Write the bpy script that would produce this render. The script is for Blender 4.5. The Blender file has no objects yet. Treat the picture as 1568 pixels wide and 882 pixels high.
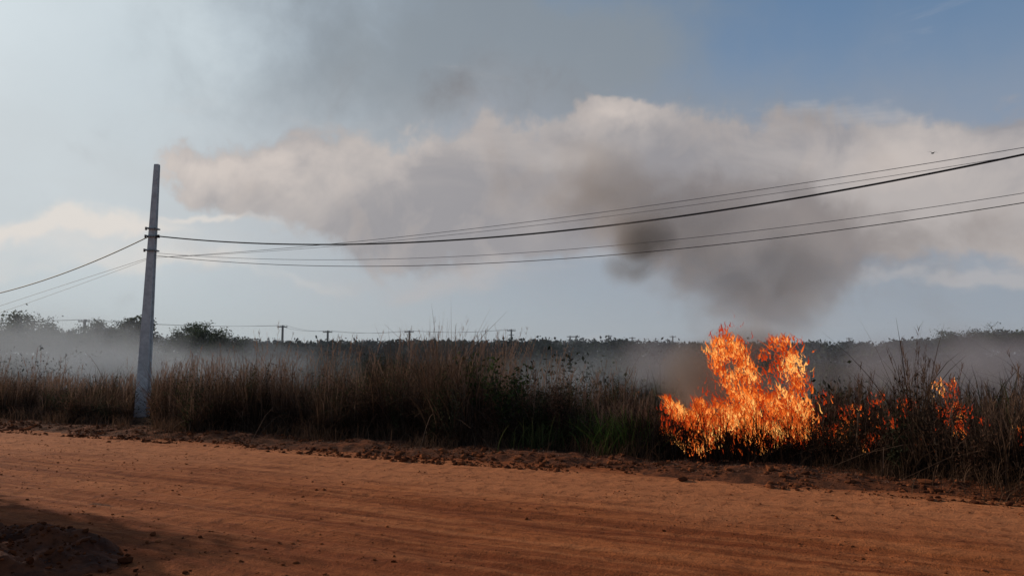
import bpy, math, numpy as np
from mathutils import Vector, Matrix
rng = np.random.default_rng(7)
scene = bpy.context.scene
scene.view_settings.view_transform = 'Standard'
scene.view_settings.look = 'None'
scene.view_settings.exposure = 0

# ---------------------------------------------------------------- frame of the place
CAMH = 1.9; F = 1132.0; PITCH = math.radians(5.25)
ROAD_ANG = math.atan2(-0.431, 0.902)
S = np.array([math.cos(ROAD_ANG), math.sin(ROAD_ANG)])
Nn = np.array([-S[1], S[0]])
P0 = np.array([0.0, 13.05])
ROADM = Matrix.Translation((0, 13.05, 0)) @ Matrix.Rotation(ROAD_ANG, 4, 'Z')

def sightdir(px, py):
    cx = (px-784)/F; cz = -(py-441)/F
    return np.array([cx, math.cos(PITCH)-cz*math.sin(PITCH), math.sin(PITCH)+cz*math.cos(PITCH)])
def P(px, py, d):
    v = sightdir(px, py); v = v*(d/v[1])
    return np.array([v[0], v[1], v[2]+CAMH])
def azel(px, py):
    v = sightdir(px, py)
    return math.atan2(v[0], v[1]), math.atan2(v[2], math.hypot(v[0], v[1]))
def s_of(px, n):
    u = (px-784)/F
    return (13.05*u+S[0]*n*u+S[1]*n)/(S[0]-S[1]*u)
def to_world(s, n):
    return P0[0]+s*S[0]+n*Nn[0], P0[1]+s*S[1]+n*Nn[1]

# ---------------------------------------------------------------- numpy noise
def vnoise(x, y, seed=0):
    x = np.asarray(x, float); y = np.asarray(y, float)
    xi = np.floor(x).astype(np.int64); yi = np.floor(y).astype(np.int64)
    xf = x-xi; yf = y-yi
    def h(a, b):
        v = (a*374761393 + b*668265263 + seed*1442695041) & 0xffffffff
        v = ((v ^ (v >> 13))*1274126177) & 0xffffffff
        v = v ^ (v >> 16)
        return (v & 0xffff)/65535.0
    u = xf*xf*(3-2*xf); w = yf*yf*(3-2*yf)
    return (h(xi, yi)*(1-u)+h(xi+1, yi)*u)*(1-w)+(h(xi, yi+1)*(1-u)+h(xi+1, yi+1)*u)*w
def fbm(x, y, oct=4, seed=0):
    r = 0; a = .5; t = 0
    for i in range(oct):
        r = r+a*vnoise(x*2**i, y*2**i, seed+i*17); t += a; a *= .5
    return r/t
def sst(a, b, x):
    t = np.clip((x-a)/(b-a), 0, 1); return t*t*(3-2*t)

def ground_h(s, n):
    s = np.asarray(s, float); n = np.asarray(n, float)
    edge = (fbm(s*0.7, n*0+3.3, 3, 5)-.5)*0.9
    nn = n-edge
    verge = sst(-0.1, 0.7, nn)
    road = (fbm(s*0.12, n*1.6, 3, 11)-.5)*0.05 + (fbm(s*1.2, n*3, 3, 12)-.5)*0.025
    berm = 0.09*np.exp(-((nn-0.9)/0.55)**2)*(0.3+1.2*fbm(s*0.8, n*0.8, 3, 21))
    rough = (fbm(s*3.0, n*3.0, 4, 31)-.5)*0.18*sst(4.5, 2.5, n)
    far = sst(4, 8, n)*(fbm(s*.1, n*.1, 3, 41)-.5)*0.3
    return road*(1-verge)+verge*(0.01+berm+rough)+far

# ---------------------------------------------------------------- materials helpers
def newmat(name):
    m = bpy.data.materials.new(name); m.use_nodes = True
    nt = m.node_tree
    for n in list(nt.nodes): nt.nodes.remove(n)
    out = nt.nodes.new('ShaderNodeOutputMaterial')
    return m, nt, out
class NB:
    def __init__(s, nt): s.nt = nt
    def n(s, t, **k):
        x = s.nt.nodes.new(t)
        for a, b in k.items(): setattr(x, a, b)
        return x
    def put(s, sock, v):
        if v is None: return
        if isinstance(v, bpy.types.NodeSocket): s.nt.links.new(v, sock)
        else:
            if isinstance(v, (tuple, list)) and len(v) == 3 and sock.type == 'RGBA': v = (*v, 1)
            sock.default_value = v
    def m(s, op, a, b=None, c=None, clamp=False):
        x = s.n('ShaderNodeMath', operation=op); x.use_clamp = clamp
        s.put(x.inputs[0], a); s.put(x.inputs[1], b); s.put(x.inputs[2], c)
        return x.outputs[0]
    def mixc(s, f, a, b, bt='MIX'):
        x = s.n('ShaderNodeMix', data_type='RGBA', blend_type=bt)
        s.put(x.inputs[0], f); s.put(x.inputs[6], a); s.put(x.inputs[7], b)
        return x.outputs[2]
    def noise(s, vec, scale, detail=4, rough=.55, dist=0, color=False, dim='3D'):
        x = s.n('ShaderNodeTexNoise', noise_dimensions=dim)
        s.put(x.inputs['Vector'], vec)
        x.inputs['Scale'].default_value = scale; x.inputs['Detail'].default_value = detail
        x.inputs['Roughness'].default_value = rough; x.inputs['Distortion'].default_value = dist
        return x.outputs['Color' if color else 'Fac']
    def mapr(s, v, a, b, c=0., d=1., smooth=True):
        x = s.n('ShaderNodeMapRange'); x.interpolation_type = 'SMOOTHSTEP' if smooth else 'LINEAR'
        s.put(x.inputs[0], v)
        for i, q in enumerate((a, b, c, d)): x.inputs[i+1].default_value = q
        return x.outputs[0]
    def vmap(s, vec, scale, loc=(0, 0, 0)):
        x = s.n('ShaderNodeMapping'); s.put(x.inputs[0], vec)
        x.inputs['Scale'].default_value = scale; x.inputs['Location'].default_value = loc
        return x.outputs[0]

def soil_mat(name, is_road):
    m, nt, out = newmat(name); b = NB(nt)
    tc = b.n('ShaderNodeTexCoord').outputs['Object']
    sep = b.n('ShaderNodeSeparateXYZ'); b.put(sep.inputs[0], tc)
    n_ = sep.outputs[1]
    big = b.noise(tc, .35, 5)
    streak = b.noise(b.vmap(tc, (.10, 1.3, 1)), 1.0, 6, .65, .6)
    streak2 = b.noise(b.vmap(tc, (.22, 5, 1), (4, 2, 0)), 1.0, 5, .65, .5)
    med = b.noise(tc, 5, 6, .65)
    fine = b.noise(tc, 45, 4, .7)
    if is_road:
        c = b.mixc(b.mapr(streak, .40, .60), (.185, .044, .013), (.36, .110, .036))
        c = b.mixc(b.m('MULTIPLY', b.mapr(streak2, .46, .64), .6), c, (.46, .165, .062))
        c = b.mixc(b.m('MULTIPLY', b.mapr(streak2, .46, .34), .6), c, (.12, .030, .010))
        c = b.mixc(b.m('MULTIPLY', b.mapr(big, .42, .62), .4), c, (.20, .047, .014))
        nw = b.m('ADD', n_, b.m('MULTIPLY', b.m('SUBTRACT', big, .5), 5.0))
        c = b.mixc(b.m('MULTIPLY', b.mapr(nw, -4.0, -8.0), .65), c, (.175, .042, .012))
        tr = b.m('MULTIPLY', b.mapr(nw, -3.4, -1.4), b.mapr(n_, .5, -.4))
        c = b.mixc(b.m('MULTIPLY', tr, .6), c, (.50, .19, .080))
        c = b.mixc(b.m('MULTIPLY', b.mapr(med, .50, .68), .6), c, (.11, .029, .011))
    else:
        c = b.mixc(b.mapr(med, .38, .62), (.055, .020, .011), (.19, .060, .025))
        c = b.mixc(b.m('MULTIPLY', b.mapr(big, .45, .6), .5), c, (.085, .036, .02))
        fld = b.mapr(n_, 1.2, 3.4)
        c = b.mixc(fld, c, b.mixc(b.mapr(med, .4, .6), (.025, .017, .012), (.075, .045, .028)))
    c = b.mixc(b.m('MULTIPLY', b.mapr(fine, .5, .72), .5), c, (.08, .024, .010))
    c = b.mixc(b.m('MULTIPLY', b.mapr(fine, .45, .25), .28), c, (.46, .19, .085))
    p = b.n('ShaderNodeBsdfPrincipled'); b.put(p.inputs['Base Color'], c)
    p.inputs['Roughness'].default_value = .95
    p.inputs['Specular IOR Level'].default_value = .06
    hsum = b.m('ADD', b.m('ADD', b.m('MULTIPLY', med, .7), b.m('MULTIPLY', fine, .25)), b.m('MULTIPLY', streak2, .8))
    bu = b.n('ShaderNodeBump'); bu.inputs['Strength'].default_value = 1.0; bu.inputs['Distance'].default_value = .07
    b.put(bu.inputs['Height'], hsum); b.put(p.inputs['Normal'], bu.outputs[0])
    b.put(out.inputs[0], p.outputs[0]); return m

def attr_mat(name, transl=.3):
    m, nt, out = newmat(name); b = NB(nt)
    a = b.n('ShaderNodeAttribute'); a.attribute_name = 'Col'
    d = b.n('ShaderNodeBsdfDiffuse'); b.put(d.inputs[0], a.outputs['Color'])
    if transl > 0:
        t = b.n('ShaderNodeBsdfTranslucent'); b.put(t.inputs[0], a.outputs['Color'])
        mx = b.n('ShaderNodeMixShader'); mx.inputs[0].default_value = transl
        b.put(mx.inputs[1], d.outputs[0]); b.put(mx.inputs[2], t.outputs[0])
        b.put(out.inputs[0], mx.outputs[0])
    else: b.put(out.inputs[0], d.outputs[0])
    return m

def noisemat(name, c1, c2, scale=8, rough=.8, bump=.2, metallic=0):
    m, nt, out = newmat(name); b = NB(nt)
    tc = b.n('ShaderNodeTexCoord').outputs['Object']
    nz = b.noise(tc, scale, 6, .65)
    c = b.mixc(b.mapr(nz, .35, .65), c1, c2)
    p = b.n('ShaderNodeBsdfPrincipled'); b.put(p.inputs['Base Color'], c)
    p.inputs['Roughness'].default_value = rough; p.inputs['Metallic'].default_value = metallic
    p.inputs['Specular IOR Level'].default_value = .2
    bu = b.n('ShaderNodeBump'); bu.inputs['Strength'].default_value = bump; bu.inputs['Distance'].default_value = .02
    b.put(bu.inputs['Height'], b.noise(tc, scale*5, 4)); b.put(p.inputs['Normal'], bu.outputs[0])
    b.put(out.inputs[0], p.outputs[0]); return m

# ---------------------------------------------------------------- mesh helpers
def mesh_np(name, verts, faces, col=None, mat=None, smooth=False, matrix=None, parent=None):
    verts = np.ascontiguousarray(verts.reshape(-1, 3), dtype=np.float32)
    faces = np.ascontiguousarray(faces, dtype=np.int32)
    k = faces.shape[1]; nf = faces.shape[0]
    me = bpy.data.meshes.new(name)
    me.vertices.add(len(verts)); me.vertices.foreach_set('co', verts.ravel())
    me.loops.add(nf*k); me.loops.foreach_set('vertex_index', faces.ravel())
    me.polygons.add(nf)
    me.polygons.foreach_set('loop_start', np.arange(0, nf*k, k, dtype=np.int32))
    try: me.polygons.foreach_set('loop_total', np.full(nf, k, dtype=np.int32))
    except Exception: pass
    me.polygons.foreach_set('use_smooth', np.full(nf, smooth, dtype=bool))
    if col is not None:
        a = me.attributes.new('Col', 'FLOAT_COLOR', 'POINT')
        c4 = np.ones((len(verts), 4), np.float32); c4[:, :3] = col.reshape(-1, 3)
        a.data.foreach_set('color', c4.ravel())
    me.update(calc_edges=True)
    if mat: me.materials.append(mat)
    o = bpy.data.objects.new(name, me); scene.collection.objects.link(o)
    if matrix is not None: o.matrix_world = matrix
    if parent is not None: o.parent = parent
    return o

def empty(name, loc=(0, 0, 0)):
    e = bpy.data.objects.new(name, None); e.location = loc; e.empty_display_size = .3
    scene.collection.objects.link(e); return e

class Acc:
    def __init__(s): s.v = []; s.f = []; s.c = []; s.n = 0
    def add(s, v, f, c=None):
        v = v.reshape(-1, 3); s.v.append(v); s.f.append(f+s.n)
        s.c.append(np.zeros_like(v) if c is None else c.reshape(-1, 3)); s.n += len(v)
    def obj(s, name, mat, **k):
        return mesh_np(name, np.concatenate(s.v), np.concatenate(s.f), np.concatenate(s.c), mat, **k)

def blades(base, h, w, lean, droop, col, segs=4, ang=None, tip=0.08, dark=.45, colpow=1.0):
    N = len(h)
    if ang is None: ang = rng.uniform(0, 2*np.pi, N)
    yaw = ang+np.pi/2+rng.normal(0, .5, N)
    t = np.linspace(0, 1, segs+1)[None, :]
    z = h[:, None]*(t-droop[:, None]*t**2.5)
    r = h[:, None]*lean[:, None]*t**1.8
    x = base[:, 0:1]+np.cos(ang)[:, None]*r; y = base[:, 1:2]+np.sin(ang)[:, None]*r
    zz = base[:, 2:3]+z
    ww = w[:, None]*.5*((1-t)**.6*(1-tip)+tip)
    dx = np.cos(yaw)[:, None]*ww; dy = np.sin(yaw)[:, None]*ww
    V = np.stack([np.stack([x-dx, y-dy, zz], -1), np.stack([x+dx, y+dy, zz], -1)], 2)
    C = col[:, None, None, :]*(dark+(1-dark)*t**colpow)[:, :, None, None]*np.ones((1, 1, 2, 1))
    b = (np.arange(N)*(segs+1)*2)[:, None]+(np.arange(segs)*2)[None, :]
    Fq = np.stack([b, b+1, b+3, b+2], -1).reshape(-1, 4)
    return V, Fq, C, np.stack([x[:, -1], y[:, -1], zz[:, -1]], -1)

def leaves(cent, size, col, aspect=.55):
    N = len(cent)
    a = rng.normal(size=(N, 3)); a /= np.linalg.norm(a, axis=1)[:, None]
    b = rng.normal(size=(N, 3)); b = np.cross(a, b); b /= np.linalg.norm(b, axis=1)[:, None]
    a = a*size[:, None]; b = b*(size*aspect)[:, None]
    V = np.stack([cent-a*.5, cent+b*.5, cent+a*.5, cent-b*.5], 1)
    Fq = (np.arange(N)*4)[:, None]+np.arange(4)[None, :]
    return V, Fq, np.repeat(col[:, None, :], 4, 1)

def tube(pts, rad, sides=6):
    pts = np.asarray(pts, float); n = len(pts); rad = np.broadcast_to(rad, n)
    tan = np.gradient(pts, axis=0); tan /= np.linalg.norm(tan, axis=1)[:, None]+1e-9
    up = np.where(np.abs(tan[:, 2:3]) > .9, np.array([[1., 0, 0]]), np.array([[0, 0, 1.]]))
    a = np.cross(tan, up); a /= np.linalg.norm(a, axis=1)[:, None]; b = np.cross(tan, a)
    th = np.linspace(0, 2*np.pi, sides, endpoint=False)
    V = pts[:, None, :]+rad[:, None, None]*(np.cos(th)[None, :, None]*a[:, None, :]+np.sin(th)[None, :, None]*b[:, None, :])
    i = np.arange(n-1)[:, None]*sides; j = np.arange(sides)[None, :]; j2 = (j+1) % sides
    Fq = np.stack([i+j, i+j2, i+sides+j2, i+sides+j], -1).reshape(-1, 4)
    return V, Fq

def boxm(c, sz, R=None):
    c = np.asarray(c, float); sz = np.asarray(sz, float)/2
    v = np.array([[x, y, z] for x in (-1, 1) for y in (-1, 1) for z in (-1, 1)], float)*sz
    if R is not None: v = v@R.T
    f = np.array([[0, 1, 3, 2], [4, 6, 7, 5], [0, 4, 5, 1], [2, 3, 7, 6], [0, 2, 6, 4], [1, 5, 7, 3]])
    return v+c, f

# ---------------------------------------------------------------- ground & road
def grid(name, sa, na, hf, mat):
    Sg, Ng = np.meshgrid(sa, na)
    Z = hf(Sg, Ng)
    V = np.stack([Sg, Ng, Z], -1); ns = len(sa); nn = len(na)
    i = (np.arange(nn-1)*ns)[:, None]+np.arange(ns-1)[None, :]
    Fq = np.stack([i, i+1, i+ns+1, i+ns], -1).reshape(-1, 4)
    return mesh_np(name, V, Fq, None, mat, smooth=True, matrix=ROADM)
tail = np.array([50, 65, 90, 140, 250, 500, 1000, 2000, 4000.])
sa = np.concatenate([-tail[::-1], np.arange(-40, -20, .14), np.arange(-20, 14, .07), np.arange(14, 30, .3), tail-15])
na = np.concatenate([-tail[::-1], np.arange(-14, -1, .3), np.arange(-1, 4, .06), np.arange(4, 12, .3), tail-30])
na = np.unique(na)
ROAD_N0 = -13.5
def gh2(s, n):
    edge = (fbm(s*0.7, n*0+3.3, 3, 5)-.5)*0.9
    return ground_h(s, n)-0.035*sst(.35, -.05, n-edge)*sst(ROAD_N0-.3, ROAD_N0+.4, n)
grid('ground', sa, na, gh2, soil_mat('red_soil_verge', False))
ra = np.concatenate([[-2000, -600, -200, -100, -60], np.arange(-40, -20, .14), np.arange(-20, 14, .06), np.arange(14, 30, .3), [60, 120, 400, 2000]])
rn = np.arange(ROAD_N0, .75, .05)
def rh(s, n):
    edge = (fbm(s*0.7, n*0+3.3, 3, 5)-.5)*0.9
    wob = (fbm(s*.25, n*.3, 2, 14)-.5)*1.2
    road = (fbm(s*0.12, n*1.6, 3, 11)-.5)*0.05 + (fbm(s*1.2, n*3, 3, 12)-.5)*0.03 + (fbm(s*5, n*5, 3, 13)-.5)*0.024 + (fbm(s*.3, (n+wob)*7, 2, 15)-.5)*0.030
    # worn wheel tracks
    for c0 in (-1.6, -3.3, -5.4, -7.1):
        cc = c0+(fbm(s*.12, n*0+c0, 2, 19)-.5)*1.4
        road = road-0.022*np.exp(-((n-cc)/.20)**2)+0.012*np.exp(-((n-cc-.35)/.12)**2)
    return road - 0.12*sst(.25, .9, n-edge)
grid('dirt_road', ra, rn, rh, soil_mat('red_dirt_road', True))

# ---------------------------------------------------------------- stones & clods
ph = (1+5**.5)/2
ico = np.array([[-1, ph, 0], [1, ph, 0], [-1, -ph, 0], [1, -ph, 0], [0, -1, ph], [0, 1, ph], [0, -1, -ph], [0, 1, -ph], [ph, 0, -1], [ph, 0, 1], [-ph, 0, -1], [-ph, 0, 1]], float)
ico /= np.linalg.norm(ico[0])
icof = np.array([[0, 11, 5], [0, 5, 1], [0, 1, 7], [0, 7, 10], [0, 10, 11], [1, 5, 9], [5, 11, 4], [11, 10, 2], [10, 7, 6], [7, 1, 8], [3, 9, 4], [3, 4, 2], [3, 2, 6], [3, 6, 8], [3, 8, 9], [4, 9, 5], [2, 4, 11], [6, 2, 10], [8, 6, 7], [9, 8, 1]])
def stones(s, n, size, colA, colB, zoff=.25, hf=ground_h):
    N = len(s); z = hf(s, n)
    v = ico[None]*(1+rng.normal(0, .22, (N, 12, 1)))
    sc = size[:, None]*np.stack([rng.uniform(.8, 1.5, N), rng.uniform(.7, 1.2, N), rng.uniform(.45, .9, N)], 1)
    v = v*sc[:, None, :]
    a = rng.uniform(0, 6.28, N); ca, sa_ = np.cos(a)[:, None], np.sin(a)[:, None]
    x = v[..., 0]*ca-v[..., 1]*sa_; y = v[..., 0]*sa_+v[..., 1]*ca
    V = np.stack([x+s[:, None], y+n[:, None], v[..., 2]+(z+size*zoff)[:, None]], -1)
    Fq = (np.arange(N)*12)[:, None, None]+icof[None]
    k = rng.uniform(0, 1, (N, 1, 1)); C = (np.array(colA)*(1-k)+np.array(colB)*k)*np.ones((1, 12, 1))
    return V, Fq.reshape(-1, 3), C
stonemat = attr_mat('clod_soil', 0.0)
acc = Acc()
N = 26000; ss = rng.uniform(-32, 13, N); nv = np.clip(np.abs(rng.normal(.0, 1.1, N))-.3, -.6, 4)
k = fbm(ss*1.3, nv*1.5, 3, 78) > rng.uniform(.3, .6, N); ss, nv = ss[k], nv[k]; N = len(ss)
acc.add(*stones(ss, nv, np.minimum(.010*np.exp(rng.normal(0, .75, N)), .075), (.05, .019, .011), (.21, .068, .028)))
acc.obj('roadside_soil_clods', stonemat, matrix=ROADM)
acc = Acc()
N = 18000; ss = rng.uniform(-25, 12, N); nv = rng.uniform(-11.5, .2, N)
k = fbm(ss*.3, nv*1.5, 3, 77) > .42
ss, nv = ss[k], nv[k]
acc.add(*stones(ss, nv, .006*np.exp(rng.normal(0, .5, len(ss))), (.09, .025, .009), (.36, .115, .045), hf=rh))
acc.obj('road_gravel', stonemat, matrix=ROADM)

# dirt mound lower left
mx, my = -5.0, 7.0
g = np.linspace(-1.9, 1.9, 140)
X, Y = np.meshgrid(g, g)
def mh0(x, y):
    r = np.sqrt((x/1.5)**2+(y/1.0)**2)
    return .34*np.clip(1-r**2, 0, 1)*(.4+1.2*fbm(x*2.2, y*2.2, 4, 61))+(fbm(x*6, y*6, 4, 62)-.5)*.24*np.clip(1.25-r, 0, 1)-.06
V = np.stack([X, Y, mh0(X, Y)], -1); i = (np.arange(139)*140)[:, None]+np.arange(139)[None, :]
mound = empty('dirt_mound', (mx, my, 0))
mesh_np('heap', V, np.stack([i, i+1, i+141, i+140], -1).reshape(-1, 4), None,
            noisemat('dark_mound_soil', (.05, .015, .007), (.14, .040, .015), 4, .98, .8), smooth=True, parent=mound)
N = 1600; xx = rng.normal(0, .8, N); yy = rng.normal(0, .5, N)
a = Acc(); a.add(*stones(xx, yy, .009*np.exp(rng.normal(0, .65, N)), (.05, .016, .008), (.15, .044, .018), hf=lambda x, y: np.maximum(mh0(x, y), 0.))); a.obj('clods', stonemat, parent=mound)

# ---------------------------------------------------------------- dry grass belt
pxs = np.array([-300, 0, 60, 80, 100, 180, 215, 250, 330, 385, 415, 450, 480, 520, 560, 600, 625, 650, 690, 710, 735, 760, 800, 830, 870, 900, 960, 1010, 1060, 1120, 1200, 1240, 1300, 1350, 1385, 1420, 1440, 1500, 1540, 1568, 1900])
hts = np.array([1.7, 1.2, 1.3, 2.2, 1.3, 1.35, 1.35, 1.9, 1.9, 1.85, 2.3, 2.6, 1.7, 1.8, 2.2, 2.9, 2.3, 2.2, 2.8, 3.0, 2.3, 2.5, 2.1, 1.45, 2.0, 1.4, 1.1, .85, .6, .6, .8, 1.2, 1.6, 1.25, 2.5, 1.8, 1.35, 1.5, 1.8, 2.1, 2.0])
sx = s_of(pxs.astype(float), 3.6)
pole_xy = P(217, 637, 23.4)[:2]
def Hprof(s): return np.interp(s, sx, hts)
def front_n(s):
    return 2.2+(fbm(s*.55, s*0, 3, 91)-.5)*3.0+.7*np.exp(-((s-3.3)/1.8)**2)-.8*sst(4.5, 8, s)
def hvar(s, n):
    return .48+.62*sst(.3, .7, fbm(s*1.1, n*1.1, 3, 111))
def keep_mask(s, n):
    x, y = to_world(s, n)
    px_, py_ = pole_xy; L = math.hypot(px_, py_)
    along = (x*px_+y*py_)/L; off = np.abs(x*py_-y*px_)/L
    m = ~((along < L+.3) & (along > L-6) & (off < .28))
    near = ((x-4.45)/1.3)**2+((y-14.6)/.9)**2 < 1
    m &= ~(near & (rng.uniform(size=len(s)) < .85))
    return m
TAN = np.array([.255, .158, .110]); DRY = np.array([.125, .073, .047]); DK = np.array([.050, .032, .022]); GR = np.array([.06, .075, .028])
def belt_pos(N, n_depth, power=1.5, s0=-36, s1=15, clump=.0, fr=1.6):
    s = rng.uniform(s0, s1, int(N*1.6)); f = front_n(s)
    n = f+n_depth*rng.uniform(0, 1, len(s))**power
    if clump > 0:
        k = fbm(s*fr, n*fr, 3, 101) > clump; s, n = s[k], n[k]
    k = keep_mask(s, n); s, n = s[k][:N], n[k][:N]
    return s, n
def burn(s, col):
    x = np.exp(-((s-3.5)/2.6)**2)+.6*sst(4, 8, s)
    return col*(1-.6*np.clip(x, 0, 1))[:, None]
acc = Acc()
def addb(N, depth, hlo, hhi, wlo, whi, lean, droop, cA, cB, power=1.5, segs=4, clump=0, dark=.4):
    s, n = belt_pos(N, depth, power, clump=clump); N = len(s)
    h = Hprof(s)*hvar(s, n)*rng.uniform(hlo, hhi, N); z = ground_h(s, n)-.03
    k = np.clip(fbm(s*.9, n*.9, 3, 121)*2.6-.8+rng.normal(0, .2, N), 0, 1)[:, None]
    col = burn(s, (cA*(1-k)+cB*k)*rng.uniform(.55, 1.4, (N, 1)))
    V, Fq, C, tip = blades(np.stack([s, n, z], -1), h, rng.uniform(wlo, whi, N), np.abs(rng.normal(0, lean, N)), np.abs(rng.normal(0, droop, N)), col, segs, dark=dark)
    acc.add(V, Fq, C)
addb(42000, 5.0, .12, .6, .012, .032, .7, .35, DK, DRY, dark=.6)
addb(25000, 5.0, .4, .9, .010, .022, .5, .3, DK*1.2, DRY, clump=.34)
addb(14000, 4.5, .65, 1.1, .008, .018, .3, .18, DRY, TAN, clump=.48)
addb(11000, 4.0, .4, 1.1, .014, .03, .85, .55, DRY, TAN*.8, clump=.42, segs=6)
s = rng.uniform(-34, 14, 14000); n = front_n(s)-np.abs(rng.normal(0, .5, 14000)); k = keep_mask(s, n); s, n = s[k], n[k]
h = rng.uniform(.06, .6, len(s))*(.2+1.4*fbm(s*1.8, n*1.8, 2, 88))
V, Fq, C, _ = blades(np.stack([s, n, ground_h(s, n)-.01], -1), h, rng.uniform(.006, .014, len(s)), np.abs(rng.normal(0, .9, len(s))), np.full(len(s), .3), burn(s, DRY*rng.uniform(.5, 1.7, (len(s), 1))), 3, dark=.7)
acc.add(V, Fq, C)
def stalks(N, hlo, hhi, clump, add_h=0., depth=4.5, region=None, fr=1.6):
    s, n = belt_pos(N, depth, 1.3, clump=clump, fr=fr)
    if region: k = (s > region[0]) & (s < region[1]); s, n = s[k], n[k]
    N = len(s)
    h = Hprof(s)*(.72+.4*fbm(s*1.3, n*1.3, 3, 111))*rng.uniform(hlo, hhi, N)+add_h
    ang = rng.normal(0, 1.2, N); lean = np.abs(rng.normal(0, .17, N))+.02
    col = burn(s, (TAN*1.0)*rng.uniform(.6, 1.35, (N, 1)))
    base = np.stack([s, n, ground_h(s, n)-.03], -1)
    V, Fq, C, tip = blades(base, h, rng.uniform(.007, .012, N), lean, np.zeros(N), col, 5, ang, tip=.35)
    acc.add(V, Fq, C)
    for j in range(18):
        f = 1-.22*rng.uniform(0, 1, N)
        p = base.copy(); p[:, 2] += h*f; r = h*lean*f**1.8
        p[:, 0] += np.cos(ang)*r; p[:, 1] += np.sin(ang)*r
        V, Fq, C, _ = blades(p, rng.uniform(.05, .18, N), rng.uniform(.006, .012, N), rng.uniform(.2, .9, N), rng.uniform(0, .4, N), col*1.1, 2, dark=1)
        acc.add(V, Fq, C)
    for j in range(5):
        f = rng.uniform(.3, .8, N)
        p = base.copy(); p[:, 2] += h*f; r = h*lean*f**1.8
        p[:, 0] += np.cos(ang)*r; p[:, 1] += np.sin(ang)*r
        V, Fq, C, _ = blades(p, rng.uniform(.25, .6, N), rng.uniform(.009, .016, N), rng.uniform(.4, .9, N), rng.uniform(.3, 1.0, N), col*.9, 4, dark=1)
        acc.add(V, Fq, C)
stalks(2000, .78, 1.05, .48)
stalks(400, .9, 1.08, .56, fr=.9)
stalks(600, .8, 1.1, 0, .1, region=(5.2, 12))
grassmat = attr_mat('dry_grass_blades', .25)
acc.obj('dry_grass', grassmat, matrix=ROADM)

# bushy weeds / withered shrubs mixed in the belt: one mass
acc = Acc()
s, n = belt_pos(680, 4.0, 1.6); cols = np.array([[.065, .040, .028], [.042, .042, .024], [.11, .058, .038], [.048, .035, .026], [.048, .053, .026]])
for q in range(len(s)):
    Hq = min(Hprof(s[q])*rng.uniform(.35, .85), 1.75); Rq = rng.uniform(.25, .65); z0 = float(ground_h(s[q], n[q]))
    c = burn(np.array([s[q]]), cols[rng.integers(0, 5)][None]*rng.uniform(.7, 1.4))[0]; ns = rng.integers(6, 11)
    for st in range(ns):
        an = rng.uniform(0, 6.28); r = Rq*rng.uniform(.2, 1); hh = Hq*rng.uniform(.55, 1); t = np.linspace(0, 1, 5)
        pts = np.stack([s[q]+np.cos(an)*r*t**1.4+rng.normal(0, .02, 5), n[q]+np.sin(an)*r*t**1.4+rng.normal(0, .02, 5), z0+hh*t], -1)
        V, Fq = tube(pts, .007*(1-t*.7), 3); acc.add(V, Fq, np.tile(c*.8, (V.shape[0]*V.shape[1], 1)))
        m = int(48*hh+10); tt = rng.uniform(.1, 1.0, m)
        cc = np.stack([np.interp(tt, t, pts[:, w_]) for w_ in range(3)], -1)+rng.normal(0, .065, (m, 3))
        V, Fq, C = leaves(cc, rng.uniform(.025, .085, m), c*rng.uniform(.5, 1.7, (m, 1)), .35); acc.add(V, Fq, C)
acc.obj('withered_weeds', grassmat, matrix=ROADM)

# field grass behind the belt
farmat = attr_mat('field_vegetation', 0)
acc = Acc()
N = 42000; s = rng.uniform(-60, 45, N); n = 7+rng.uniform(0, 1, N)**1.7*75
k = fbm(s*.25, n*.25, 4, 131) > .40; s, n = s[k], n[k]; N = len(s)
sc = 1+(n-7)/45
h = (.6+1.2*fbm(s*.3, n*.3, 3, 133))*rng.uniform(.6, 1.3, N)
kk = rng.uniform(0, 1, (N, 1)); col = (DK*(1-kk)+GR*.8*kk)*rng.uniform(.6, 1.4, (N, 1))
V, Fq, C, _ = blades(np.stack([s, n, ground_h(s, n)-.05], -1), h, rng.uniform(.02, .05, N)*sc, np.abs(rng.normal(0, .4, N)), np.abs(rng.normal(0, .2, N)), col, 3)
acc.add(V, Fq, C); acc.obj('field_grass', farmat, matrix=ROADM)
acc = Acc()
for q in range(420):
    sq = rng.uniform(-80, 45); nq = 9+80*rng.uniform()**1.3; Hq = rng.uniform(1.0, 2.6)*(1 if sq < 0 else .85); Rq = Hq*rng.uniform(.5, 1.1); m = 240
    u = rng.normal(size=(m, 3)); cl = rng.normal(0, .35, (7, 3))[rng.integers(0, 7, m)]
    pts = np.stack([sq+(cl[:, 0]+u[:, 0]*.22)*Rq*1.3, nq+(cl[:, 1]+u[:, 1]*.22)*Rq*1.3, np.clip(Hq*(.45+cl[:, 2]*.5+u[:, 2]*.12), .05, Hq*1.15)], -1)
    V, Fq, C = leaves(pts, rng.uniform(.07, .22, m), np.array([.042, .044, .027])*rng.uniform(.6, 1.4)*rng.uniform(.5, 1.5, (m, 1)), .5); acc.add(V, Fq, C)
acc.obj('field_scrub', farmat, matrix=ROADM)

# verge litter
acc = Acc()
N = 10000; s = rng.uniform(-30, 13, N); n = np.abs(rng.normal(0, 1.0, N))*1.2+.3
ang = rng.uniform(0, 6.28, N); L_ = rng.uniform(.05, .28, N)
base = np.stack([s, n, ground_h(s, n)+.012], -1)
V, Fq, C, _ = blades(base, L_*.15, rng.uniform(.005, .012, N), rng.uniform(4, 7, N), np.full(N, .6), TAN*rng.uniform(.2, 1.2, (N, 1)), 3, ang, dark=1)
acc.add(V, Fq, C); acc.obj('dry_straw_litter', grassmat, matrix=ROADM)

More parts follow.
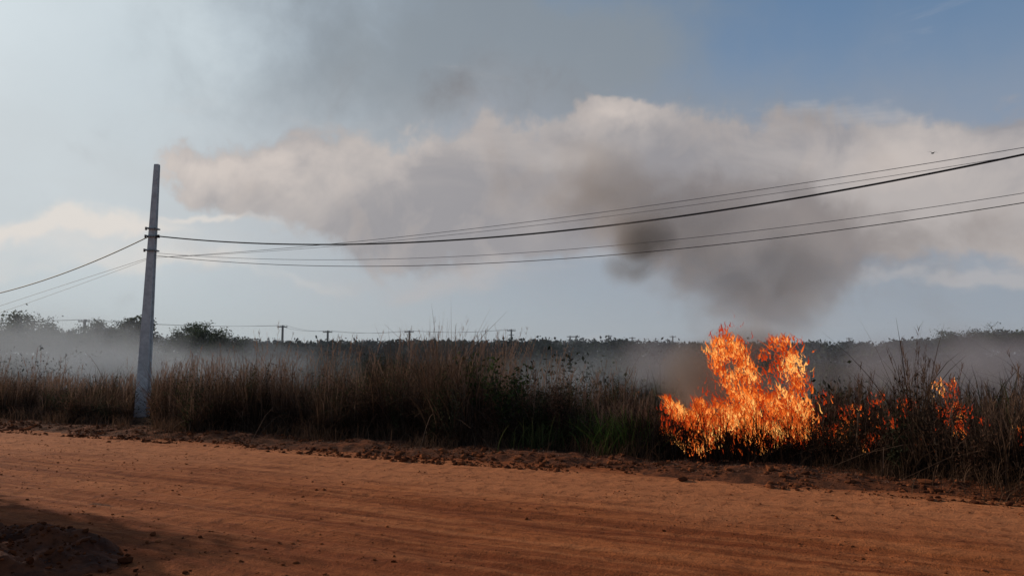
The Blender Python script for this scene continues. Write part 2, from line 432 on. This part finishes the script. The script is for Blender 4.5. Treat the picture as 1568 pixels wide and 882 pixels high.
# ---------------------------------------------------------------- green plants in the belt
leafmat = attr_mat('leaf_green', .3)
def green_shrub(px, n, h, rad, nst, col, name='green_shrub'):
    s0 = float(s_of(px, n)); a = Acc(); x0, y0 = to_world(s0, n); z0 = float(ground_h(s0, n))
    for i in range(nst):
        an = rng.uniform(0, 6.28); r = rad*rng.uniform(.2, 1); hh = h*rng.uniform(.6, 1)
        t = np.linspace(0, 1, 7)
        pts = np.stack([np.cos(an)*r*t**1.5+rng.normal(0, .02, 7), np.sin(an)*r*t**1.5+rng.normal(0, .02, 7), hh*t], -1)
        V, Fq = tube(pts, .012*(1-t*.7), 4); a.add(V, Fq, np.full((V.shape[0]*V.shape[1], 3), .04))
        m = 60; tt = rng.uniform(.25, 1.02, m)
        c = np.stack([np.interp(tt, t, pts[:, q]) for q in range(3)], -1)+rng.normal(0, .10, (m, 3))
        V, Fq, C = leaves(c, rng.uniform(.06, .17, m), np.array(col)*rng.uniform(.5, 1.6, (m, 1)), .35)
        a.add(V, Fq, C)
    o = a.obj(name, leafmat); o.location = (x0, y0, z0)
green_shrub(785, 2.9, 1.7, .65, 13, (.042, .055, .022))
green_shrub(735, 3.3, 1.95, .5, 10, (.05, .068, .024))
green_shrub(820, 3.0, .8, .6, 8, (.06, .08, .026))
green_shrub(520, 2.7, 1.1, .6, 9, (.04, .038, .02), 'scorched_shrub')
green_shrub(1055, 2.7, .45, .35, 7, (.03, .02, .014), 'scorched_shrub')
green_shrub(300, 3.2, 1.1, .7, 12, (.035, .035, .02), 'scorched_shrub')
def green_clump(px, n, h, N, col):
    s0 = float(s_of(px, n)); x0, y0 = to_world(s0, n)
    b = np.stack([rng.normal(0, .3, N), rng.normal(0, .25, N), np.zeros(N)], -1)
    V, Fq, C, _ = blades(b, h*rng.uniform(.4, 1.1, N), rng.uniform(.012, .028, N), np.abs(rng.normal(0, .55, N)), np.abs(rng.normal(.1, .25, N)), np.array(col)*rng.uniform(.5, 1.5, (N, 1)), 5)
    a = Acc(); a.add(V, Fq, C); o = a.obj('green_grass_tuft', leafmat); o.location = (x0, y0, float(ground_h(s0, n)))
green_clump(955, 2.2, 1.0, 320, (.07, .11, .027))
green_clump(925, 2.5, .9, 180, (.055, .08, .026))
green_clump(830, 2.4, .7, 160, (.08, .09, .034))

# ---------------------------------------------------------------- concrete pole & wires
conc = noisemat('weathered_concrete', (.44, .42, .41), (.60, .58, .56), 5, .9, .25)
steel = noisemat('galvanised_steel', (.18, .18, .18), (.32, .32, .32), 20, .5, .1, .6)
woodm = noisemat('weathered_timber', (.06, .055, .05), (.10, .09, .08), 20, .9, .1)
ceram = noisemat('brown_insulator', (.07, .04, .03), (.12, .06, .04), 20, .4, .05)
cablem = noisemat('black_cable', (.02, .02, .022), (.035, .035, .035), 30, .6, .05)
thinm = noisemat('aluminium_wire', (.13, .13, .14), (.2, .2, .21), 30, .6, .05)
def pole(x, y, H=8.0, lean=(.13, 0), wb=.36, wt=.15):
    e = empty('concrete_utility_pole', (x, y, 0))
    prof = np.array([[-1, -.8], [1, -.8], [1, -.45], [.55, -.32], [.55, .32], [1, .45], [1, .8], [-1, .8], [-1, .45], [-.55, .32], [-.55, -.32], [-1, -.45]])*.5
    zs = np.array([-.5, 0, .25, 1, 2, 3, 4, 5, 6, 7, H-.06, H]); V = []
    for z in zs:
        w = wb+(wt-wb)*max(z, 0)/H
        if z == H: w *= .93
        p = prof*w
        V.append(np.stack([p[:, 0]+lean[0]*z/H, p[:, 1]+lean[1]*z/H, np.full(12, z)], -1))
    V = np.array(V); n = len(zs)
    me = bpy.data.meshes.new('shaft'); fs = []
    for i in range(n-1):
        for j in range(12):
            fs.append((i*12+j, i*12+(j+1) % 12, (i+1)*12+(j+1) % 12, (i+1)*12+j))
    fs.append(tuple(range((n-1)*12, n*12)))
    me.from_pydata([tuple(q) for q in V.reshape(-1, 3)], [], fs); me.update(); me.materials.append(conc)
    o = bpy.data.objects.new('shaft', me); scene.collection.objects.link(o); o.parent = e
    a = Acc(); b = Acc()
    for z in (5.25, 5.7, 5.95):
        lx = lean[0]*z/H; w = wb+(wt-wb)*z/H
        a.add(*boxm((lx, -w*.40-.03, z), (w*1.1+.02, .05, .05))); a.add(*boxm((lx, w*.40+.03, z), (w*1.1+.02, .05, .05)))
        a.add(*boxm((lx-w*.5-.03, 0, z), (.04, w*.8+.16, .04))); a.add(*boxm((lx+w*.5+.03, 0, z), (.04, w*.8+.16, .04)))
        V, Fq = tube([(lx-w*.5-.03, -.05, z), (lx-w*.5-.13, -.05, z)], .012); a.add(V, Fq)
        for sx_ in ((-1, 1) if z > 5.5 and z < 5.8 else (-1,)):
            c = (lx+sx_*(w*.5+.10), -.05, z)
            t = np.linspace(-.05, .05, 7); r = np.array([.025, .042, .025, .042, .025, .042, .025])
            V, Fq = tube(np.stack([np.full(7, c[0]), np.full(7, c[1]), c[2]+t], -1), r, 10); b.add(V, Fq)
    a.obj('clamp_bands', steel, parent=e); b.obj('insulators', ceram, parent=e)
    return e
pole(pole_xy[0], pole_xy[1], 8.05)
def along(t, lat=0):
    return pole_xy[0]+S[0]*t+Nn[0]*lat, pole_xy[1]+S[1]*t+Nn[1]*lat
RSP = 28.0; LSP = -19.5
pole(*along(RSP), H=8.4, lean=(0, 0)); pole(*along(LSP), H=8.05, lean=(0, 0))
wires = empty('overhead_power_lines', (0, 0, 0))
def wire(name, t0, t1, hfun, rad, mat, lat=0, l1=None):
    t = np.linspace(t0, t1, 60); l1 = lat if l1 is None else l1
    la = lat+(l1-lat)*(t-t0)/(t1-t0)
    x = pole_xy[0]+S[0]*t+Nn[0]*la; y = pole_xy[1]+S[1]*t+Nn[1]*la
    if t0 == 0: x = x+.1
    V, Fq = tube(np.stack([x, y, hfun(t)], -1), rad, 6)
    a = Acc(); a.add(V, Fq); a.obj(name, mat, parent=wires)
# sag curves fitted to measured heights along the vertical plane of the line
def fit(pts):
    T = []; H = []
    for px, py in pts:
        v = sightdir(px, py); u = v[0]/v[1]
        t = (u*pole_xy[1]-pole_xy[0])/(S[0]-u*S[1]); d = pole_xy[1]+S[1]*t
        T.append(t); H.append(CAMH+v[2]/v[1]*d)
    return np.poly1d(np.polyfit(T, H, 2))
w1 = fit([(247, 362), (420, 375), (620, 372), (784, 362), (1000, 334), (1200, 303), (1400, 270), (1568, 237)])
w2 = fit([(250, 392), (450, 379), (625, 359), (870, 328), (1075, 301), (1300, 268), (1568, 222)])
w3 = fit([(250, 392), (450, 380), (700, 356), (900, 331), (1300, 276), (1568, 232)])
w4 = fit([(250, 390), (450, 394), (620, 394), (784, 388), (1000, 371), (1300, 333), (1568, 291)])
w5 = fit([(250, 392), (350, 402), (500, 409), (640, 408), (850, 397), (1050, 377), (1300, 346), (1568, 313)])
wire('main_cable', 0, RSP, w1, .021, cablem)
wire('wire_upper_a', 0, RSP, w2, .0065, thinm, .12)
wire('wire_upper_b', 0, RSP, w3, .005, thinm, .2)
wire('wire_lower_a', 0, RSP, w4, .006, thinm, .12)
wire('wire_lower_b', 0, RSP, w5, .0085, cablem)
l1 = fit([(230, 362), (170, 388), (115, 412), (50, 436), (0, 448)])
l2 = fit([(228, 395), (130, 425), (60, 450), (0, 468)])
l3 = fit([(228, 397), (130, 431), (60, 458), (0, 477)])
wire('left_cable', -.1, LSP, l1, .018, cablem)
wire('left_wire_a', -.1, LSP, l2, .006, thinm); wire('left_wire_b', -.1, LSP, l3, .005, thinm, 0, .2)

# distant pole line
dp = [(-120, 480, 105), (130, 489, 121), (433, 498, 144), (502, 506, 150), (627, 506, 160), (783, 504, 165), (873, 514, 205), (882, 514, 200), (932, 513, 210), (968, 516, 220), (1030, 514, 225), (1114, 510, 200), (1300, 517, 230)]
tops = []
for px, py, d in dp:
    p = P(px, py, d); e = empty('distant_utility_pole', (p[0], p[1], 0)); a = Acc(); H = p[2]
    V, Fq = tube([(0, 0, 0), (0, 0, H*.5), (0, 0, H)], np.array([.28, .24, .20]), 6); a.add(V, Fq)
    a.add(*boxm((0, -.2, H-.35), (1.9, .12, .17)))
    for q in (-.85, -.4, .4, .85):
        V, Fq = tube([(q, -.2, H-.3), (q, -.2, H-.03)], .06, 5); a.add(V, Fq)
    if px in (130, 783): a.add(*boxm((0, -.2, H-1.3), (1.2, .1, .14)))
    a.obj('shaft_and_crossarm', woodm, parent=e); tops.append((p[0], p[1], H))
e = empty('distant_power_lines')
a = Acc()
for i, j in zip([0, 1, 2, 3, 4], [1, 2, 3, 4, 5]):
    A = np.array(tops[i]); B = np.array(tops[j]); t = np.linspace(0, 1, 14)[:, None]
    for q in (-.8, .8):
        pts = A*(1-t)+B*t; pts[:, 2] -= .5*(4*t*(1-t))[:, 0]+.05; pts[:, 0] += q; pts[:, 1] -= .2
        V, Fq = tube(pts, .020, 4); a.add(V, Fq)
a.obj('wires', cablem, parent=e)

# ---------------------------------------------------------------- trees
bark = noisemat('bark', (.05, .04, .03), (.12, .09, .07), 10, .95, .5)
def tree(x, y, H, R, dens=1.0, col=(.045, .058, .032), name='tree', lsz=(.12, .3)):
    e = empty(name, (x, y, 0)); a = Acc(); tips = []
    t = np.linspace(0, 1, 6); bx = rng.normal(0, .1*R, 2)
    trunk = np.stack([bx[0]*t**2, bx[1]*t**2, H*.55*t], -1); V, Fq = tube(trunk, H*.028*(1-.5*t), 7); a.add(V, Fq)
    for i in range(int(14)):
        f = rng.uniform(.35, 1); p0 = np.array([np.interp(f, t, trunk[:, q]) for q in range(3)])
        an = rng.uniform(0, 6.28); rr = R*rng.uniform(.25, .95); zz = rng.uniform(.5, .95)*H
        p1 = np.array([np.cos(an)*rr, np.sin(an)*rr, zz]); mid = (p0+p1)/2+rng.normal(0, .12*R, 3)
        pts = np.array([p0, p0*.6+mid*.4+[0, 0, .05], mid, mid*.4+p1*.6, p1]); V, Fq = tube(pts, H*.011*np.linspace(1, .25, 5), 5); a.add(V, Fq)
        tips += [p1, mid*.4+p1*.6+rng.normal(0, .1*R, 3)]
        for j in range(3):
            p2 = p1+rng.normal(0, .2*min(R, H*.4), 3); V, Fq = tube([mid*.4+p1*.6, (p1+p2)/2, p2], H*.004, 4); a.add(V, Fq); tips.append(p2)
    a.obj('trunk_and_limbs', bark, parent=e)
    a = Acc()
    for c in tips:
        m = int(70*dens); r = R*rng.uniform(.18, .36)
        pts = c+rng.normal(0, 1, (m, 3))*np.array([r, r, r*.6])*.55
        V, Fq, C = leaves(pts, rng.uniform(*lsz, m), np.array(col)*rng.uniform(.45, 1.5)*rng.uniform(.7, 1.3, (m, 1)), .6); a.add(V, Fq, C)
    a.obj('foliage', leafmat, parent=e); return e
for px, py, d, R in [(38, 484, 60, 2.3), (0, 495, 66, 2.0), (-60, 480, 55, 2.6), (140, 489, 70, 1.9), (95, 503, 75, 2.4), (212, 487, 50, 1.1), (175, 503, 70, 2.2), (290, 502, 75, 2.3), (335, 510, 80, 2.6), (1530, 500, 90, 3.4), (1475, 510, 100, 3.2), (1640, 485, 80, 3.5)]:
    p = P(px, py, d); tree(p[0], p[1], p[2], R, 1.2, lsz=(.10, .26))
tree(-11.6, 11.2, 3.2, 1.5, 2.2, name='offscreen_shade_tree', lsz=(.08, .2))  # unseen tree added left of frame to cast shade on the near-left ground
a = Acc()
tpx = np.array([-400, 0, 60, 200, 300, 450, 600, 700, 900, 1050, 1200, 1340, 1400, 1480, 1530, 1900]); tpy = np.array([505, 507, 507, 507, 509, 521, 517, 520, 515, 521, 518, 522, 517, 510, 502, 502])
for i in range(460):
    px = rng.uniform(-400, 1900); d = rng.uniform(110, 210); py = np.interp(px, tpx, tpy)+abs(rng.normal(0, 6))
    p = P(px, py, d); H = max(p[2], 2.2); R = rng.uniform(1.8, 4.5); col = np.array([.020, .027, .019])*rng.uniform(.6, 1.5)
    for q in range(7):
        cc = np.array([p[0]+rng.normal(0, R*.55), p[1]+rng.normal(0, R*.5), H*rng.uniform(.5, .88)]); r = R*rng.uniform(.25, .5)
        m = 50; u = rng.normal(size=(m, 3)); pts = cc+u*np.array([r, r, min(r, H-cc[2])*.75])*.55
        V, Fq, C = leaves(pts, rng.uniform(.3, .8, m), col*rng.uniform(.5, 1.5)*rng.uniform(.7, 1.3, (m, 1)), .7); a.add(V, Fq, C)
m = 26000; px = rng.uniform(-400, 1900, m); d = rng.uniform(95, 200, m)
pts = np.stack([(px-784)/F*d, d, rng.uniform(0, 1, m)**1.3*(1.5+1.6*fbm(px*.02, d*.05, 3, 5))], -1)
V, Fq, C = leaves(pts, rng.uniform(.5, 1.2, m), np.array([.022, .028, .019])*rng.uniform(.5, 1.5, (m, 1)), .7); a.add(V, Fq, C)
a.obj('distant_trees', farmat)

# ---------------------------------------------------------------- fire
fm, nt, out = newmat('flame'); b = NB(nt)
at = b.n('ShaderNodeAttribute'); at.attribute_name = 'Col'
em = b.n('ShaderNodeEmission'); b.put(em.inputs[0], at.outputs['Color']); em.inputs[1].default_value = 1.12
b.put(out.inputs[0], em.outputs[0])
try: fm.cycles.emission_sampling = 'NONE'
except Exception as ex: print(ex)
fpx = np.array([1015, 1022, 1035, 1055, 1072, 1080, 1095, 1112, 1130, 1146, 1156, 1165, 1180, 1200, 1216, 1228, 1236])
fhy = np.array([645, 616, 632, 645, 610, 560, 528, 505, 505, 535, 605, 550, 530, 522, 555, 615, 680])
def flakes(N, x0, x1, htop, zb, ycen, ythick, size=1.0, seed=3, th=.42, hot=0.):
    x = rng.uniform(x0, x1, N*4); ht = htop(x); z = rng.uniform(0, 1, N*4)**.95*ht
    y = ycen+rng.normal(0, ythick, N*4)
    nz = fbm(x*4.2+z*1.6, z*2.6+5, 4, seed)
    rel = z/np.maximum(ht, .05)
    k = (nz > th+.05*rel); x, y, z, nz, rel = [q[k][:N] for q in (x, y, z, nz, rel)]
    n = len(x); heat = np.clip((nz-.46)*4.5-.3*rel+hot+rng.normal(0, .25, n), 0, 1)[:, None]
    c1 = np.array([.40, .032, .005]); c2 = np.array([.88, .17, .022]); c3 = np.array([1.1, .50, .13])
    col = np.where(heat < .5, c1+(c2-c1)*heat*2, c2+(c3-c2)*(heat*2-1))
    h = size*rng.uniform(.04, .18, n)*(1.15-.3*rel)
    ang = rng.normal(2.6, 1.3, n)
    V, Fq, C, _ = blades(np.stack([x, y, zb+z], -1), h, size*rng.uniform(.010, .045, n), np.abs(rng.normal(0, .8, n)), np.zeros(n), col, 4, ang, tip=.02, dark=1)
    V = V+(rng.normal(0, .013*size, (n, 5, 1, 3)))
    C = C*np.linspace(1.15, .5, 5)[None, :, None, None]
    return V, Fq, C
D = 14.8; Xf = lambda px, d=D: (px-784)/F*d
fire = empty('grass_fire', (0, 0, 0)); a = Acc()
htop = lambda x: np.interp(x, Xf(fpx), (690-fhy)*D/F)
a.add(*flakes(8200, Xf(1018), Xf(1234), htop, .10, D, .30, th=.46))
a.add(*flakes(2800, Xf(1028), Xf(1230), lambda x: .38*htop(x), .02, D-.25, .3, .8, 9, .45, .12))
a.add(*flakes(900, Xf(1014), Xf(1240), lambda x: 1.05*htop(x), .10, D, .35, 1.2, 21, .40, -.35))
for px, py0, py1, w, d, n in [(1283, 660, 622, 14, 14, 80), (1270, 690, 655, 12, 13.8, 60), (1325, 670, 600, 8, 13.8, 40), (1372, 640, 612, 10, 14, 60), (1430, 612, 583, 16, 14, 90), (1437, 670, 618, 18, 13, 170), (1552, 688, 655, 20, 11.8, 150), (1345, 655, 630, 6, 13, 20), (1258, 690, 650, 8, 14, 30), (1480, 650, 640, 6, 13, 15), (1310, 690, 668, 14, 13.2, 45), (1385, 690, 672, 10, 12.8, 30), (1248, 620, 600, 8, 14.5, 20)]:
    p = P(px, py0, d); hh = (py0-py1)*d/F
    a.add(*flakes(n, Xf(px-w, d), Xf(px+w, d), lambda x: hh+x*0, p[2], d-.3, .12, .8, 12+px, .40, -.2))
a.obj('flames', fm, parent=fire)
N = 140; c = np.stack([rng.normal(4.4, .9, N), rng.normal(14.8, .4, N), 1.0+np.abs(rng.normal(0, 1.0, N))], -1)
V, Fq, C = leaves(c, rng.uniform(.008, .02, N), np.tile([.9, .22, .03], (N, 1))); a = Acc(); a.add(V, Fq, C); a.obj('embers', fm, parent=fire)
a = Acc(); N = 3600
base = np.stack([rng.uniform(2.2, 6.6, N), rng.normal(14.3, .5, N), np.zeros(N)], -1)
V, Fq, C, _ = blades(base, rng.uniform(.1, 1.0, N)**1.3*1.2, rng.uniform(.008, .02, N), np.abs(rng.normal(0, .6, N)), np.abs(rng.normal(0, .2, N)), np.array([.018, .013, .010])*rng.uniform(.5, 2, (N, 1)), 4, dark=1)
a.add(V, Fq, C); a.obj('charred_stems', grassmat, parent=fire)

# ---------------------------------------------------------------- smoke volumes
def smoke_mat(name, col, dens, nscale, lo=.38, hi=.66, aniso=.2, stretch=(1, 1, 1), step=2.5, det=2, power=2.0):
    m, nt, out = newmat(name); b = NB(nt)
    oc = b.n('ShaderNodeTexCoord').outputs['Object']
    pos = b.n('ShaderNodeNewGeometry').outputs['Position']
    ln = b.n('ShaderNodeVectorMath', operation='LENGTH'); b.put(ln.inputs[0], oc)
    fall = b.m('SUBTRACT', 1.0, b.m('POWER', ln.outputs['Value'], power), clamp=True)
    nz = b.noise(b.vmap(pos, stretch), nscale, det, .6, .4)
    k = b.mapr(b.m('ADD', nz, b.m('MULTIPLY', b.m('SUBTRACT', fall, .5), .25)), lo, hi)
    d = b.m('MULTIPLY', b.m('MULTIPLY', fall, k), dens)
    sc = b.n('ShaderNodeVolumeScatter'); b.put(sc.inputs['Color'], col); b.put(sc.inputs['Density'], d); sc.inputs['Anisotropy'].default_value = aniso
    ab = b.n('ShaderNodeVolumeAbsorption'); b.put(ab.inputs['Color'], col); b.put(ab.inputs['Density'], d)
    ad = b.n('ShaderNodeAddShader'); b.put(ad.inputs[0], sc.outputs[0]); b.put(ad.inputs[1], ab.outputs[0])
    b.put(out.inputs['Volume'], ad.outputs[0])
    try: m.cycles.volume_step_rate = step
    except Exception as ex: print('no step rate', ex)
    return m
def blobs(root, items, mat):
    e = empty(root)
    for i, (px, py, d, rx, ry, rz) in enumerate(items):
        p = P(px, py, d)
        bpy.ops.mesh.primitive_ico_sphere_add(subdivisions=3, radius=1.0)
        o = bpy.context.object; o.name = 'puff_%d' % i; o.data.materials.append(mat)
        o.location = p; o.scale = (rx, ry, rz); o.parent = e
dark = smoke_mat('dark_smoke', (.72, .62, .56), .58, .7, .34, .72)
blobs('smoke_plume', [(1155, 485, 15.8, 1.6, 1., 1.1), (1190, 420, 16.2, 1.8, 1.2, 1.2), (1080, 380, 16.5, 2.4, 1.2, 1.4),
      (1010, 330, 17, 2.3, 1.2, 1.4), (890, 290, 18, 2.6, 1.4, 1.5)], dark)
thick = smoke_mat('thick_smoke', (.46, .38, .33), 1.9, 1.0, .25, .66)
blobs('fire_smoke', [(1060, 585, 15.4, .85, .6, 1.0), (1120, 600, 15.9, 1.6, .5, 1.1), (1140, 530, 15.7, 1.1, .6, .5), (964, 402, 16.6, .75, .5, .75), (985, 365, 16.7, .9, .5, .7)], thick)
low = smoke_mat('drifting_smoke', (.80, .85, .92), .115, .26, .40, .68, .1)
blobs('low_smoke', [(60, 550, 36, 9, 7, 3.2), (210, 560, 30, 5, 5, 2.3), (400, 575, 28, 4.5, 4, 1.8),
      (850, 585, 24, 3, 3, 1.2), (965, 575, 24, 3, 3, 1.5)], low)
pur = smoke_mat('grey_drifting_smoke', (.62, .56, .59), .26, .4, .34, .66, .2)
blobs('field_smoke', [(1300, 580, 21, 3.5, 2.5, 1.5), (1480, 570, 22, 4.5, 3, 1.7), (1050, 560, 21, 2.4, 2, 1.2), (1620, 570, 22, 4, 3, 1.8)], pur)
hm, nt, out = newmat('haze'); b = NB(nt)
sc = b.n('ShaderNodeVolumeScatter'); b.put(sc.inputs['Color'], (.76, .84, .96)); sc.inputs['Density'].default_value = .0014; sc.inputs['Anisotropy'].default_value = .0
b.put(out.inputs['Volume'], sc.outputs[0])
V, Fq = boxm((0, 180, 6.5), (700, 230, 14))
mesh_np('haze', V, Fq, None, hm)

# ---------------------------------------------------------------- bird
p = P(1428, 235, 38); a = Acc()
t = np.linspace(-1, 1, 9); V, Fq = tube(np.stack([t*.16, t*0, t*.03], -1), .045*np.sqrt(np.clip(1-t**2, .02, 1)), 7); a.add(V, Fq)
for sg in (-1, 1):
    w = np.array([[.06, 0, .02], [-.06, 0, .02], [.04, sg*.16, .10], [-.09, sg*.16, .09], [-.05, sg*.34, .07], [-.10, sg*.33, .06]])
    a.add(w, np.array([[0, 1, 3, 2], [2, 3, 5, 4]]))
a.add(np.array([[-.15, -.015, -.02], [-.15, .015, -.02], [-.24, .05, -.03], [-.24, -.05, -.03]]), np.array([[0, 1, 2, 3]]))
o = a.obj('bird', noisemat('dark_feathers', (.03, .03, .03), (.05, .05, .05)), smooth=False); o.location = p; o.rotation_euler = (0.3, 0, .6); o.scale = (.8, .8, .8)

# ---------------------------------------------------------------- world
SUN_AZ = math.radians(-58); SUN_EL = math.radians(21)
w = bpy.data.worlds.new('World'); scene.world = w; w.use_nodes = True
nt = w.node_tree
for n in list(nt.nodes): nt.nodes.remove(n)
b = NB(nt); out = b.n('ShaderNodeOutputWorld'); bg = b.n('ShaderNodeBackground'); bg.inputs[1].default_value = .1
b.put(out.inputs[0], bg.outputs[0])
sky = b.n('ShaderNodeTexSky'); sky.sky_type = 'NISHITA'; sky.sun_disc = False
sky.sun_elevation = SUN_EL; sky.sun_rotation = SUN_AZ % (2*math.pi); sky.air_density = 1.0; sky.dust_density = 1.5; sky.ozone_density = 1.5
gen = b.n('ShaderNodeTexCoord').outputs['Generated']
sp = b.n('ShaderNodeSeparateXYZ'); b.put(sp.inputs[0], gen)
az0 = b.m('ARCTAN2', sp.outputs[0], sp.outputs[1]); el0 = b.m('ARCSINE', sp.outputs[2])
cb = b.n('ShaderNodeCombineXYZ'); b.put(cb.inputs[0], az0); b.put(cb.inputs[1], el0); ae = cb.outputs[0]
na_ = b.noise(ae, 4.5, 6, .58, 0, False, '2D'); nb_ = b.noise(b.vmap(ae, (1, 1, 1), (7.3, 3.1, 0)), 4.5, 5, .58, 0, False, '2D')
cw = b.n('ShaderNodeCombineXYZ')
b.put(cw.inputs[0], b.m('MULTIPLY_ADD', b.m('SUBTRACT', na_, .5), .26, az0)); b.put(cw.inputs[1], b.m('MULTIPLY_ADD', b.m('SUBTRACT', nb_, .5), .15, el0))
warp = cw.outputs[0]
def blob(px, py, rx, ry, rot=0, k=1.0):
    a_, e_ = azel(px, py); rx = rx/F; ry = ry/F
    v = b.n('ShaderNodeVectorMath', operation='MULTIPLY_ADD'); b.put(v.inputs[0], warp)
    v.inputs[1].default_value = (1/rx, 1/ry, 0); v.inputs[2].default_value = (-a_/rx, -e_/ry, 0)
    d = b.n('ShaderNodeVectorMath', operation='DOT_PRODUCT'); b.put(d.inputs[0], v.outputs[0]); b.put(d.inputs[1], v.outputs[0])
    p_ = b.m('POWER', math.exp(-1), d.outputs['Value'])
    return p_, k
def bsum(items):
    r = None
    for it in items:
        v, k = blob(*it); r = b.m('MULTIPLY', v, k) if r is None else b.m('MULTIPLY_ADD', v, k, r)
    return r
def L(r, g, bb):
    f = lambda c: ((c/255+.055)/1.055)**2.4*10 if c > 10 else c/255/12.92*10
    return (f(r), f(g), f(bb))
fb = b.noise(ae, 10, 6, .58, .3, False, '2D')
fb2 = b.noise(b.vmap(ae, (1, 3.5, 1), (2, 1, 0)), 4.5, 5, .55, .3, False, '2D')
big = b.noise(b.vmap(ae, (1, 1.4, 1), (5, 3, 0)), 3.0, 5, .55, .4, False, '2D')
fbc = b.m('SUBTRACT', fb, .5); bgc = b.m('SUBTRACT', big, .5)
front = b.mapr(sp.outputs[1], -.1, .35)
col = b.mixc(b.m('MULTIPLY', front, .85), sky.outputs[0], b.mixc(b.mapr(el0, .10, .55), L(136, 156, 178), L(90, 124, 162)))
g1 = b.m('MULTIPLY', bsum([(-120, 190, 500, 440, 0, 1.2), (120, 60, 330, 260, 0, .35)]), 1.0, clamp=True)
col = b.mixc(b.m('MULTIPLY', g1, .97), col, L(224, 233, 237))
g2 = b.m('MULTIPLY', bsum([(330, 160, 380, 340, 0, .85)]), front, clamp=True)
col = b.mixc(b.m('MULTIPLY', g2, .65), col, L(178, 192, 201))
hz = b.m('MULTIPLY', b.mapr(el0, .22, .0), front)
col = b.mixc(b.m('MULTIPLY', hz, .9), col, b.mixc(b.mapr(az0, -.65, .65), L(186, 197, 202), L(146, 158, 171)))
veil = b.m('MULTIPLY', b.mapr(b.m('ADD', bsum([(640, 60, 330, 160, 0, .85), (740, 120, 220, 80, 10, .5), (960, 60, 280, 80, 0, .55), (450, 180, 200, 80, 0, .25), (1150, 190, 330, 60, 0, .5)]), b.m('ADD', b.m('MULTIPLY', fbc, .5), b.m('MULTIPLY', bgc, .7))), .0, 1.1), front)
col = b.mixc(b.m('MULTIPLY', veil, .85), col, L(136, 144, 151))
gv = b.m('MULTIPLY', bsum([(840, 330, 1150, 150, 0, 1.0)]), b.mapr(big, .25, .6, .65, 1.0), clamp=True)
col = b.mixc(b.m('MULTIPLY', gv, .85), col, b.mixc(b.mapr(az0, -.6, .15), L(194, 198, 200), L(160, 159, 164)))
cm = bsum([(315, 272, 45, 30, 0, .9), (430, 290, 110, 50, 0, .9), (570, 258, 90, 55, 0, .8), (690, 300, 180, 70, 0, .8), (850, 240, 75, 60, 30, .8),
           (905, 180, 70, 30, 0, 1.05), (1010, 250, 150, 62, 0, .8), (1190, 265, 210, 68, 0, .75), (1420, 275, 230, 64, 0, .7), (1650, 280, 150, 80, 0, .8), (820, 350, 330, 60, 0, .6), (1300, 350, 420, 60, 0, .55)])
mask = b.mapr(b.m('ADD', cm, b.m('MULTIPLY', fbc, 1.0)), .24, .64)
hl = b.m('ADD', bsum([(915, 172, 60, 26, 0, .9), (850, 205, 45, 30, 30, .5), (580, 228, 60, 30, 0, .7), (330, 270, 100, 34, 0, .8), (450, 262, 90, 30, 0, .5), (1130, 215, 110, 26, 0, .4), (1480, 235, 170, 24, 0, .5)]), b.m('MULTIPLY', fbc, 1.8), clamp=True)
cc = b.mixc(b.mapr(big, .35, .65), L(153, 149, 151), L(186, 178, 174))
cc = b.mixc(hl, cc, L(211, 199, 191))
col = b.mixc(b.m('MULTIPLY', mask, .85), col, cc)
bands = b.mapr(b.m('ADD', bsum([(40, 346, 170, 14, 0, 1.0), (300, 343, 120, 9, -4, .8), (90, 395, 220, 26, 0, .5), (330, 425, 200, 12, 0, .4)]), b.m('MULTIPLY', b.m('SUBTRACT', fb2, .5), .9)), .1, 1.1)
col = b.mixc(b.m('MULTIPLY', bands, b.m('MULTIPLY', front, .75)), col, L(230, 221, 212))
low_ = b.mapr(b.m('ADD', bsum([(760, 420, 420, 40, 0, .5), (1450, 430, 260, 24, 0, .5), (1290, 172, 150, 22, 8, .65), (1430, 178, 80, 14, 10, .6), (1480, 430, 130, 14, 0, .4)]), b.m('MULTIPLY', b.m('SUBTRACT', fb2, .5), 1.6)), .25, .9)
col = b.mixc(b.m('MULTIPLY', low_, b.m('MULTIPLY', front, .6)), col, L(184, 180, 180))
br = b.mapr(b.m('ADD', bsum([(860, 300, 90, 70, 30, .6), (1060, 300, 150, 90, 0, .7), (1160, 400, 160, 90, 0, .7), (1340, 370, 230, 60, 0, .6), (740, 150, 170, 60, 15, .45), (1250, 190, 130, 25, 0, .4), (1130, 470, 110, 60, 0, .5), (560, 330, 200, 50, 0, .3)]), b.m('MULTIPLY', fbc, 1.2)), .15, 1.1)
col = b.mixc(b.m('MULTIPLY', br, .72), col, L(120, 113, 113))
b.put(bg.inputs[0], col)

# ---------------------------------------------------------------- sun
sd = bpy.data.lights.new('sun', 'SUN'); sd.energy = 3.8; sd.angle = math.radians(1.0); sd.color = (1, .85, .67)
so = bpy.data.objects.new('sun', sd); scene.collection.objects.link(so)
dirv = Vector((math.sin(SUN_AZ)*math.cos(SUN_EL), math.cos(SUN_AZ)*math.cos(SUN_EL), math.sin(SUN_EL)))
so.rotation_euler = dirv.to_track_quat('Z', 'Y').to_euler(); so.location = (-20, 15, 20)

# ---------------------------------------------------------------- camera
cd = bpy.data.cameras.new('camera'); cd.sensor_width = 36; cd.lens = 36*F/1568; cd.clip_end = 9000; cd.clip_start = .05
co = bpy.data.objects.new('camera', cd); scene.collection.objects.link(co)
co.location = (0, 0, CAMH); co.rotation_euler = (math.pi/2+PITCH, 0, 0)
scene.camera = co
